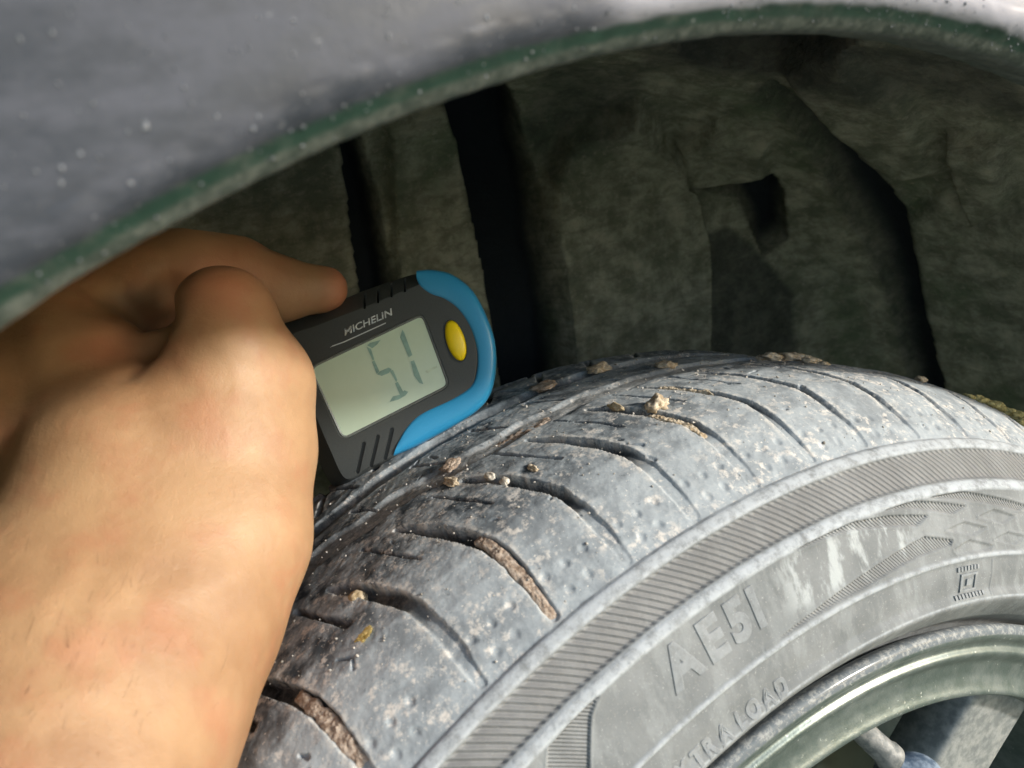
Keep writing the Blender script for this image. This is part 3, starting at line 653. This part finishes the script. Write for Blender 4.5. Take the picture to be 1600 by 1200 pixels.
mud_strip('crumbly mud line in the groove near the top centre of the tread', [(85.2, -36), (86.2, -24), (87.2, -15)], [2.6, 2.6, 2.2], .2, M_CLAY, 5, 1.5)
# loose crumbs on the tread: nobody could count them
gr = []; base_ = blob_mesh(1.5, 1., 5, (1, 1, 1), 1); bv = np.array([v.co[:] for v in base_.verts]); bf = np.array([[v.index for v in f_.verts] for f_ in base_.faces]); base_.free()
VV = []; FF = []; cnt = 0
for i in range(1000):
    t = random.uniform(62, 121); y = random.gauss(-20, 38)
    if y < -79 or y > 88: continue
    q = tyre_pt(t, y, random.uniform(-.1, .15)); s_ = random.choice([.00015, .0002, .00028, .00045]) * random.uniform(.7, 1.2) * (1 if y < 20 else 1.4)
    A_ = np.linalg.qr(rng.normal(size=(3, 3)))[0]; VV.append((bv * s_ * rng.uniform(.5, 1.3, 3)) @ A_.T + q); FF.append(bf + cnt); cnt += len(bv)
m = me_from('dirt_crumbs', np.concatenate(VV), np.concatenate(FF))
link('dirt_crumbs', m, M_CRUMB, None, kind='stuff', label='loose pale dirt crumbs scattered over the tyre tread', category='dirt crumbs')

# ---------------------------------------------------------------- tread depth gauge
GD = .331
def G(px, py, dz=0.):          # dz mm behind the face plane; px at the face plane scale
    k = GD / F; return CAM + R @ np.array([(px - 800) * k, -(py - 600) * k, -(GD + dz / 1000)])
gauge = bpy.data.objects.new('tread_depth_gauge', None); C.objects.link(gauge); gl = G(580, 735, 10); gauge.location = gl
gauge['label'] = 'black digital tread depth gauge with blue end and yellow button pinched in the hand'; gauge['category'] = 'gauge'
def gpart(name, m, mat, parent=None):
    o = link(name, m, mat, parent or gauge)
    if parent is None: o.location = -Vector(gl)
    return o
def catmull(pts, n=8, closed=True):
    P_ = np.array(pts, float); N = len(P_); o = []
    for i in range(N):
        p0, p1, p2, p3 = P_[(i - 1) % N], P_[i], P_[(i + 1) % N], P_[(i + 2) % N]
        for k in range(n):
            t = k / n; o.append(.5 * (2 * p1 + (p2 - p0) * t + (2 * p0 - 5 * p1 + 4 * p2 - p3) * t * t + (3 * p1 - p0 - 3 * p2 + p3) * t ** 3))
    return np.array(o)
def round_poly(pts, r, n=6):
    P_ = np.array(pts, float); N = len(P_); o = []
    rr_ = r if hasattr(r, '__len__') else [r] * N
    for i in range(N):
        a1 = P_[(i - 1) % N] - P_[i]; b1 = P_[(i + 1) % N] - P_[i]; q = min(rr_[i], np.linalg.norm(a1) * .45, np.linalg.norm(b1) * .45)
        A_ = P_[i] + a1 / np.linalg.norm(a1) * q; B_ = P_[i] + b1 / np.linalg.norm(b1) * q
        for k in range(n + 1):
            t = k / n; o.append((1 - t) ** 2 * A_ + 2 * t * (1 - t) * P_[i] + t * t * B_)
    return np.array(o)
def inset(poly, d):
    """shift a polygon inwards by d px (vertex normals)"""
    P_ = np.array(poly); T = np.roll(P_, -1, 0) - np.roll(P_, 1, 0); N = np.stack([T[:, 1], -T[:, 0]], 1) / (np.linalg.norm(T, axis=1)[:, None] + 1e-9)
    area = .5 * np.sum(P_[:, 0] * np.roll(P_[:, 1], -1) - np.roll(P_[:, 0], -1) * P_[:, 1])
    return P_ - N * d * (1 if area > 0 else -1)
def loft(rings, capf=True, capb=True):
    n = len(rings[0][0]); V = []; Fc = []
    for poly, dz in rings:
        for i, (x, y) in enumerate(poly): V.append(G(x, y, dz if np.isscalar(dz) else dz[i]))
    for k in range(len(rings) - 1):
        for i in range(n): Fc.append((k * n + i, k * n + (i + 1) % n, (k + 1) * n + (i + 1) % n, (k + 1) * n + i))
    if capf: Fc.append(tuple(range(n)))
    if capb: Fc.append(tuple(range((len(rings) - 1) * n, len(rings) * n))[::-1])
    m = me_from('g', V, Fc, False); bm = bmesh.new(); bm.from_mesh(m); bmesh.ops.recalc_face_normals(bm, faces=bm.faces); bm.to_mesh(m); bm.free()
    return m
def shade(m, ang=32):
    for p_ in m.polygons: p_.use_smooth = True
    m.set_sharp_from_angle(angle=math.radians(ang)); return m
# outline control points: face edge F_, widest outline O_
Fo = [(432, 534), (500, 504), (572, 476), (640, 448), (664, 442), (698, 456), (728, 490), (746, 540), (744, 590), (728, 622), (690, 650), (650, 676), (615, 713), (575, 733), (539, 750), (512, 700), (486, 640), (458, 585)]
Oo = [(408, 521), (478, 489), (545, 458), (612, 434), (655, 424), (704, 436), (740, 470), (764, 520), (764, 592), (748, 632), (706, 660), (664, 688), (618, 716), (578, 742), (522, 764), (496, 735), (470, 660), (438, 590)]
Fc_, Oc = catmull(Fo, 6), catmull(Oo, 6)
body = loft([(inset(Fc_, 3.0), -.35), (inset(Fc_, 1.0), 0), (Fc_ * .6 + Oc * .4, 1.6 + 1.4), (Oc, 8), (Oc * 1. , 16), (inset(Oc, 10), 20)])
body.materials.append(M_GBODY)
bo = link('tmp', body); cutters = []
def cutter(poly, z0, z1, poly2=None):
    m = loft([(poly if poly2 is None else poly2, z0), (poly, z1)]); o = link('cut', m); cutters.append(o)
    md = bo.modifiers.new('b', 'BOOLEAN'); md.operation = 'DIFFERENCE'; md.object = o; md.solver = 'EXACT'
LCD = [(482, 574), (661, 489), (703, 603), (535, 688)]
lcdr = round_poly(LCD, [16, 14, 12, 14], 6)
cutter(lcdr, -5, 1.0, inset(lcdr, -6))
def capsule(x0, y0, x1, y1, r, n=6):
    a0 = math.atan2(y1 - y0, x1 - x0); o = []
    for k in range(n + 1): t = a0 + math.pi / 2 + math.pi * k / n; o.append((x0 + r * math.cos(t), y0 + r * math.sin(t)))
    for k in range(n + 1): t = a0 - math.pi / 2 + math.pi * k / n; o.append((x1 + r * math.cos(t), y1 + r * math.sin(t)))
    return np.array(o)
for x0, y0, x1, y1 in ((569, 693, 559, 737), (591, 682, 580, 727), (613, 671, 602, 716)): cutter(capsule(x0, y0, x1, y1, 3.2), -5, .9)
for x, y in ((573, 472), (594, 463), (615, 454), (636, 446)): cutter(capsule(x - 3, y + 9, x - 8, y - 26, 2.0), -5, 6.5)
cutter(np.array([(712 + 35.5 * math.cos(t) * .27 - 17.0 * math.sin(t) * -.96 * -1, 532) for t in [0]] * 3) if False else catmull([(699, 500), (712, 503), (724, 522), (730, 545), (726, 562), (714, 566), (702, 555), (694, 530), (693, 510)], 4), -5, 1.0)
dg = bpy.context.evaluated_depsgraph_get(); dg.update(); bm2 = bpy.data.meshes.new_from_object(bo.evaluated_get(dg))
bpy.data.objects.remove(bo)
for o in cutters: bpy.data.objects.remove(o)
gpart('body', shade(bm2), M_GBODY)
# blue bumper
Bout = [(651, 422), (673, 420), (705, 427), (738, 453), (763, 500), (774, 542), (773, 588), (763, 621), (744, 643), (714, 663), (673, 686), (642, 702), (614, 714)]
Bin = [(623, 690), (633, 671), (649, 653), (668, 641), (705, 624), (733, 606), (744, 586), (746, 552), (737, 517), (718, 486), (695, 468), (673, 460), (657, 448), (651, 436)]
def open_cat(pts, n=6):
    pts = [pts[0]] + list(pts) + [pts[-1]]; P_ = np.array(pts, float); o = []
    for i in range(1, len(P_) - 2):
        p0, p1, p2, p3 = P_[i - 1:i + 3]
        for k in range(n):
            t = k / n; o.append(.5 * (2 * p1 + (p2 - p0) * t + (2 * p0 - 5 * p1 + 4 * p2 - p3) * t * t + (3 * p1 - p0 - 3 * p2 + p3) * t ** 3))
    o.append(P_[-2]); return np.array(o)
def resamp(p_, n):
    l_ = np.r_[0, np.cumsum(np.hypot(*np.diff(p_, axis=0).T))]; q_ = np.linspace(0, l_[-1], n); return np.stack([np.interp(q_, l_, p_[:, 0]), np.interp(q_, l_, p_[:, 1])], 1)
po, pi_ = resamp(open_cat(Bout, 6), 90), resamp(open_cat(Bin, 6)[::-1], 90)
cs = [(0, 1.2), (0, .0), (.03, -.45), (.08, -.75), (.16, -.95), (.5, -1.1), (.72, -.95), (.84, -.55), (.92, .2), (.97, 1.3), (1.0, 3.2), (1.0, 8), (.99, 14), (.9, 16.5), (0, 16.5)]
Vb = [G(*(pi_[i] * (1 - t) + po[i] * t), dz) for i in range(90) for t, dz in cs]; nb = len(cs)
Fb = [(i * nb + j, (i + 1) * nb + j, (i + 1) * nb + (j + 1) % nb, i * nb + (j + 1) % nb) for i in range(89) for j in range(nb)] + [tuple(range(nb)), tuple(range(89 * nb, 90 * nb))[::-1]]
bl = me_from('bumper', Vb, Fb); bmq = bmesh.new(); bmq.from_mesh(bl); bmesh.ops.recalc_face_normals(bmq, faces=bmq.faces); bmq.to_mesh(bl); bmq.free()
gpart('bumper', shade(bl, 50), M_BLUE)
# seam tab on the bumper
tab = loft([(capsule(757, 500, 768, 535, 4), .4), (capsule(758, 502, 768.5, 533, 4.8), 4)]); gpart('bumper_catch', shade(tab), M_BLUE)
# screen
il = inset(lcdr, 2.5); scr = gpart('screen', shade(loft([(il, .55), (inset(lcdr, 2.2), .7), (inset(lcdr, 2.2), .95)])), M_LCD)
M_BEZ = simple('screen_surround', (.13, .145, .14), .25, .00002, 600)
bz = gpart('screen_frame', shade(loft([(inset(lcdr, -.5), .35), (inset(lcdr, 1.3), .1), (inset(lcdr, 3.4), .45), (inset(lcdr, 3.4), .9)], False, False)), M_BEZ)
def crop(pts): return np.array([(420 + x / 3.1575, 400 + y / 3.1575) for x, y in pts])
def flat(name, pts, dz, mat, parent): return link(name, loft([(crop(pts), dz), (crop(pts), dz + .12)]), mat, parent)
segs = [[(484, 440), (500, 428), (552, 413), (532, 438), (510, 455)], [(482, 448), (503, 458), (520, 510), (512, 516)], [(508, 522), (520, 514), (545, 568), (532, 582)],
        [(534, 584), (548, 568), (590, 550), (606, 558), (590, 578), (556, 592)], [(596, 566), (612, 562), (634, 612), (628, 622)], [(622, 628), (636, 620), (662, 668), (648, 688)],
        [(596, 720), (612, 692), (648, 684), (668, 662), (688, 670), (674, 688), (640, 708)],
        [(658, 362), (668, 378), (708, 488), (690, 500), (648, 402)], [(700, 520), (716, 514), (762, 632), (742, 626), (716, 590)]]
for q in segs: flat('screen_digit_segment', q, .40, M_SEG, scr)
flat('screen_digit_segment', [(772, 572), (776, 564), (828, 540), (832, 548), (784, 578)], .38, M_SEG2, scr)
# button
def ell(cx, cy, a1, b1, ang, n=40): return np.array([(cx + a1 * math.cos(t) * math.cos(ang) - b1 * math.sin(t) * math.sin(ang), cy + a1 * math.cos(t) * math.sin(ang) + b1 * math.sin(t) * math.cos(ang)) for t in np.linspace(0, 2 * math.pi, n, endpoint=False)])
ea = math.radians(73); bt = [(ell(712, 532, 33 * k, 14.8 * k, ea), z) for k, z in ((.18, -1.75), (.45, -1.6), (.7, -1.25), (.87, -.75), (.96, -.2), (1., .5), (1., 1.)) ]
gpart('button', shade(loft(bt), 60), M_YEL)
# lettering
def face_text(txt, px, py, capmm, extent_px, ang, shear):
    m = text_mesh(txt, 1, .0, shear, .02); xs = np.array([v.co[:] for v in m.vertices]); w_ = xs[:, 0].max(); hgt = xs[:, 1].max()
    bm = bmesh.new(); bm.from_mesh(m); r_ = bmesh.ops.extrude_face_region(bm, geom=bm.faces[:])
    for v in [g for g in r_['geom'] if isinstance(g, bmesh.types.BMVert)]: v.co.z = 1
    ca, sa = math.cos(ang), math.sin(ang)
    for v in bm.verts:
        x = v.co.x / w_ * extent_px; y = v.co.y / hgt * capmm
        v.co = Vector(G(px + x * ca - y * sa * -1 * -1, py - x * sa - y * ca, -.36 - .1 * v.co.z))
    bmesh.ops.recalc_face_normals(bm, faces=bm.faces); bm.to_mesh(m); bm.free(); m.materials.clear(); return m
gpart('lettering', face_text('MICHELIN', 538, 525, 10.5, 85, math.radians(23.6), .25), M_PRINT)
gpart('underline', loft([(np.array([(520, 540), (538, 533.4), (603, 504), (603, 505.6), (539, 534.8), (516, 543)]), -.46), (np.array([(520, 540), (538, 533.4), (603, 504), (603, 505.6), (539, 534.8), (516, 543)]), -.36)]), M_PRINT)
# foot plate and probe between the ribs
gpart('foot', loft([(round_poly([(550, 738), (690, 660), (696, 672), (562, 762)], 5), 4), (round_poly([(550, 738), (690, 660), (696, 672), (562, 762)], 5), 15)]), M_GBODY)

# ---------------------------------------------------------------- the hand (one continuous skin)
prims = [  # (chain of (px, py, depth, radius px), blend)
    # back of the hand
    ([(225, 750, .258, 190), (200, 900, .242, 200), (110, 1050, .222, 220), (20, 1250, .197, 250)], .0),
    ([(-40, 740, .315, 160), (-90, 950, .285, 190), (-150, 1200, .245, 220)], .035),
    ([(40, 650, .265, 140), (125, 590, .262, 95), (185, 552, .266, 52)], .012),
    ([(-20, 560, .285, 110), (100, 520, .275, 80), (165, 500, .285, 50)], .014),
    # outer edge of the hand down to the wrist
    ([(352, 560, .264, 88), (398, 600, .268, 84), (384, 700, .262, 107), (350, 840, .248, 132), (285, 965, .232, 150), (180, 1110, .212, 190), (90, 1290, .19, 230)], .016),
    ([(40, 1120, .222, 225), (-120, 1450, .205, 245), (-310, 1800, .19, 250)], .035),
    # folded digit in front
    ([(335, 660, .258, 120), (350, 560, .258, 88), (350, 494, .262, 80)], .009),
    ([(395, 610, .27, 80), (436, 610, .312, 42)], .010),
    # digit reaching over the gauge
    ([(60, 620, .285, 110), (140, 500, .29, 88), (225, 440, .295, 72), (292, 420, .302, 63), (362, 430, .314, 62), (438, 452, .328, 50), (500, 452, .334, 35), (512, 451, .3345, 32)], .005),
    # hidden fingers closing behind the gauge
    ([(60, 700, .29, 110), (190, 600, .335, 62), (330, 560, .362, 42), (420, 560, .365, 36), (500, 545, .363, 30)], .006),
    ([(80, 780, .29, 110), (200, 670, .34, 60), (330, 610, .366, 42), (430, 605, .367, 36), (520, 592, .364, 30)], .006),
    ([(100, 860, .27, 110), (220, 740, .325, 60), (330, 670, .36, 40), (420, 648, .365, 34), (475, 640, .363, 28)], .006),
]
def cam_pt(px, py, dep): return np.array([(px - 800) / F * dep, -(py - 600) / F * dep, -dep])
vs_ = .0016
lo = np.array([-.255, -.245, -.41]); hi = np.array([-.062, .06, -.125])
nx, ny_, nz = [int(v) for v in np.ceil((hi - lo) / vs_)]
gx, gyv, gz = [lo[i] + vs_ * np.arange(n) for i, n in enumerate((nx, ny_, nz))]
PX = np.stack(np.meshgrid(gx, gyv, gz, indexing='ij'), -1).astype(np.float32)
def cone(Pt, a, b, ra, rb):
    ba = b - a; L2 = float(ba @ ba) + 1e-12; pa = Pt - a.astype(np.float32); h = np.clip((pa @ ba.astype(np.float32)) / L2, 0, 1)
    d2 = pa - h[..., None] * ba.astype(np.float32); return np.sqrt((d2 * d2).sum(-1)) - (ra + (rb - ra) * h)
SD = None
for chain, k in prims:
    c = None; pts = [(cam_pt(x, y, z), r * z / F) for x, y, z, r in chain]
    for (a1, ra), (b1, rb) in zip(pts, pts[1:]):
        d = cone(PX, a1, b1, ra, rb)
        if c is None: c = d
        else:
            kk = .004; h = np.clip(.5 + .5 * (c - d) / kk, 0, 1); c = c * (1 - h) + d * h - kk * h * (1 - h)
    if SD is None: SD = c
    else: h = np.clip(.5 + .5 * (SD - c) / k, 0, 1); SD = SD * (1 - h) + c * h - k * h * (1 - h)
# creases and tendons: (px, py, depth) lines pressed in (+) or raised (-)
def line_feat(pts, rad, amt):
    global SD
    P3 = [cam_pt(*p) for p in pts]; c = None
    for a1, b1 in zip(P3, P3[1:]):
        d = cone(PX, a1, b1, 0, 0); c = d if c is None else np.minimum(c, d)
    SD = SD + amt * np.exp(-(c / rad) ** 2)
def surf(px, py, d0=.13):      # front surface depth at a pixel
    ts = np.arange(d0, .40, .0008); Q = np.stack([(px - 800) / F * ts, -(py - 600) / F * ts, -ts], 1)
    ii = np.clip(((Q - lo) / vs_).round().astype(int), 0, np.array(SD.shape) - 1); v = SD[ii[:, 0], ii[:, 1], ii[:, 2]]
    k = np.argmax(v < 0); return ts[k] if v[k] < 0 else .26
FE = [([(240, 545), (222, 560), (196, 592)], .0026, .0024), ([(214, 520), (222, 548)], .0022, .0014), ([(240, 548), (256, 505), (264, 450)], .0042, .0072), ([(244, 546), (300, 600)], .002, .0004), ([(150, 470), (185, 478), (215, 500), (232, 530)], .0022, .0012), ([(130, 500), (170, 520), (200, 545)], .004, -.0012),
      ([(318, 540), (326, 560), (330, 580)], .0022, .0006), ([(295, 535), (302, 556)], .002, .0005),
      ([(150, 450), (200, 475), (235, 500)], .0025, .0008), ([(240, 400), (262, 425)], .002, .0006),
      ([(368, 385), (372, 405)], .0018, .0006),
      ([(150, 520), (200, 515), (240, 530)], .005, -.0022),
      ([(300, 470), (330, 456), (370, 452), (400, 462)], .0016, .00035), ([(305, 490), (335, 474), (372, 470), (408, 482)], .0015, .0004), ([(312, 508), (340, 494), (376, 490), (412, 500)], .0014, .0003),
      ([(352, 372), (366, 388), (374, 404)], .0016, .0006), ([(388, 388), (398, 402)], .0014, .0004), ([(432, 412), (444, 440), (446, 470)], .0016, .00035), ([(462, 418), (470, 440), (470, 470)], .0014, .0003),
      ([(180, 470), (210, 492), (228, 520)], .0016, .0006), ([(120, 470), (165, 482), (205, 510)], .0018, .0006),
      ([(345, 545), (352, 580), (350, 620)], .002, .0004), ([(372, 540), (384, 575)], .002, .0003), ([(262, 560), (280, 590), (286, 630)], .002, .0004),
      ([(265, 945), (320, 925), (380, 905)], .004, -.0009), ([(262, 960), (320, 942), (380, 925)], .003, .0007),
      ([(120, 1010), (150, 960), (200, 900), (230, 860)], .003, -.0007), ([(60, 980), (90, 930), (120, 880)], .003, -.0007), ([(200, 1020), (205, 1060), (240, 1100)], .002, .0004),
      ([(40, 1120), (90, 1090), (160, 1070)], .003, -.0006)]
for pts, rad, amt in FE: line_feat([(x, y, surf(x, y)) for x, y in pts], rad, amt)
def surface_nets(S_):
    ins = S_ < 0; s = np.array(S_.shape); cc = [slice(0, -1), slice(1, None)]
    cnt = sum(ins[cc[a], cc[b], cc[c]].astype(np.int8) for a in (0, 1) for b in (0, 1) for c in (0, 1)); act = (cnt > 0) & (cnt < 8)
    idx = -np.ones(act.shape, np.int64); ids = np.argwhere(act); idx[act] = np.arange(len(ids))
    acc = np.zeros((len(ids), 3)); num = np.zeros(len(ids)); i, j, k = ids.T
    cor = [(a, b, c) for a in (0, 1) for b in (0, 1) for c in (0, 1)]
    for a in cor:
        for ax_ in range(3):
            if a[ax_] == 1: continue
            b = list(a); b[ax_] = 1; va = S_[i + a[0], j + a[1], k + a[2]]; vb = S_[i + b[0], j + b[1], k + b[2]]; m_ = (va < 0) != (vb < 0)
            t = np.where(m_, va / np.where(m_, va - vb, 1), 0); p_ = np.tile(np.array(a, float), (len(ids), 1)); p_[:, ax_] += t
            acc[m_] += p_[m_]; num[m_] += 1
    V = ids + acc / num[:, None]; Fs = []
    for ax_ in range(3):
        u, v = [(1, 2), (2, 0), (0, 1)][ax_]; sl0 = [slice(None)] * 3; sl1 = [slice(None)] * 3; sl0[ax_] = slice(0, -1); sl1[ax_] = slice(1, None)
        cr = ins[tuple(sl0)] != ins[tuple(sl1)]; e_ = np.argwhere(cr); e_ = e_[(e_[:, u] > 0) & (e_[:, v] > 0) & (e_[:, u] < s[u] - 1) & (e_[:, v] < s[v] - 1)]
        fl = ins[tuple(e_.T)]
        def g(du, dv):
            q = e_.copy(); q[:, u] -= du; q[:, v] -= dv; return idx[tuple(q.T)]
        f_ = np.stack([g(1, 1), g(0, 1), g(0, 0), g(1, 0)], 1); f_[~fl] = f_[~fl][:, ::-1]; Fs.append(f_)
    return V, np.concatenate(Fs)
VH, FH = surface_nets(SD.astype(np.float64)); VH = lo + VH * vs_
# relax slightly
for it in range(6):
    acc = np.zeros_like(VH); n_ = np.zeros(len(VH))
    for a, b in ((0, 1), (1, 2), (2, 3), (3, 0)):
        np.add.at(acc, FH[:, a], VH[FH[:, b]]); np.add.at(n_, FH[:, a], 1); np.add.at(acc, FH[:, b], VH[FH[:, a]]); np.add.at(n_, FH[:, b], 1)
    VH = VH * .4 + .6 * acc / np.maximum(n_, 1)[:, None]
VW = CAM + VH @ R.T
hm_ = me_from('person', VW, FH)
uu, vv_, _ = proj(VW)
fattr(hm_, 'red', np.maximum(np.maximum(smst(uu, 490, 535) * (vv_ < 520), np.exp(-(((uu - 345) / 70) ** 2 + ((vv_ - 440) / 60) ** 2))), .7 * np.exp(-(((uu - 180) / 60) ** 2 + ((vv_ - 540) / 40) ** 2))))
org = VW.mean(0); 
for_v = VW - org; hm_.vertices.foreach_set('co', np.ascontiguousarray(for_v, dtype=np.float32).ravel()); hm_.update()
person = link('person', hm_, M_SKIN, None, label='bare hand and wrist reaching in from the left, pinching the gauge on the tyre', category='person'); person.location = org
sd_ = person.modifiers.new('smooth', 'SUBSURF'); sd_.levels = 1; sd_.render_levels = 1
nb_ = blob_mesh(.8, .12, 3, (1, 1, 1), 3); nc = np.array([v.co[:] for v in nb_.verts])
ax1 = R @ np.array([.97, -.22, -.1]); ax3 = R @ np.array([.2, .93, .30]); ax3 = ax3 - ax1 * (ax3 @ ax1); ax3 /= np.linalg.norm(ax3); ax2 = np.cross(ax1, ax3)
nq = P(507, 423.5, .3395) - org
nv = nq + nc[:, :1] * ax1 * .0075 + nc[:, 1:2] * ax2 * .0062 + (nc[:, 2:3] * .0009 - (nc[:, 1:2] ** 2) * .0025) * ax3
for v, c_ in zip(nb_.verts, nv): v.co = Vector(c_)
nm_ = bpy.data.meshes.new('fingernail'); nb_.to_mesh(nm_); nb_.free()
for p_ in nm_.polygons: p_.use_smooth = True
link('fingernail', nm_, simple('nail', (.55, .33, .26), .3, .00003, 400), person)
# body hair
cu = bpy.data.curves.new('body_hair', 'CURVE'); cu.dimensions = '3D'; cu.bevel_depth = .00003; cu.bevel_resolution = 0
for i in range(120):
    x = random.gauss(130, 80); y = random.gauss(1060, 90)
    if x < 5 or x > 400: continue
    ang = math.radians(random.gauss(70, 9)); ln_ = random.uniform(50, 120); bend = random.uniform(-.35, .35); pts = []
    for k in range(6):
        xx = x + ln_ * k / 5 * math.cos(ang + bend * k / 5); yy = y - ln_ * k / 5 * math.sin(ang + bend * k / 5); d = surf(xx, yy) - .0001 - .0002 * k / 5; pts.append(P(xx, yy, d) - org)
    sp = cu.splines.new('POLY'); sp.points.add(5)
    for k, p_ in enumerate(pts): sp.points[k].co = (*p_, 1); sp.points[k].radius = 1 - .15 * k
link('body_hair', cu, M_HAIR, person, kind='stuff')
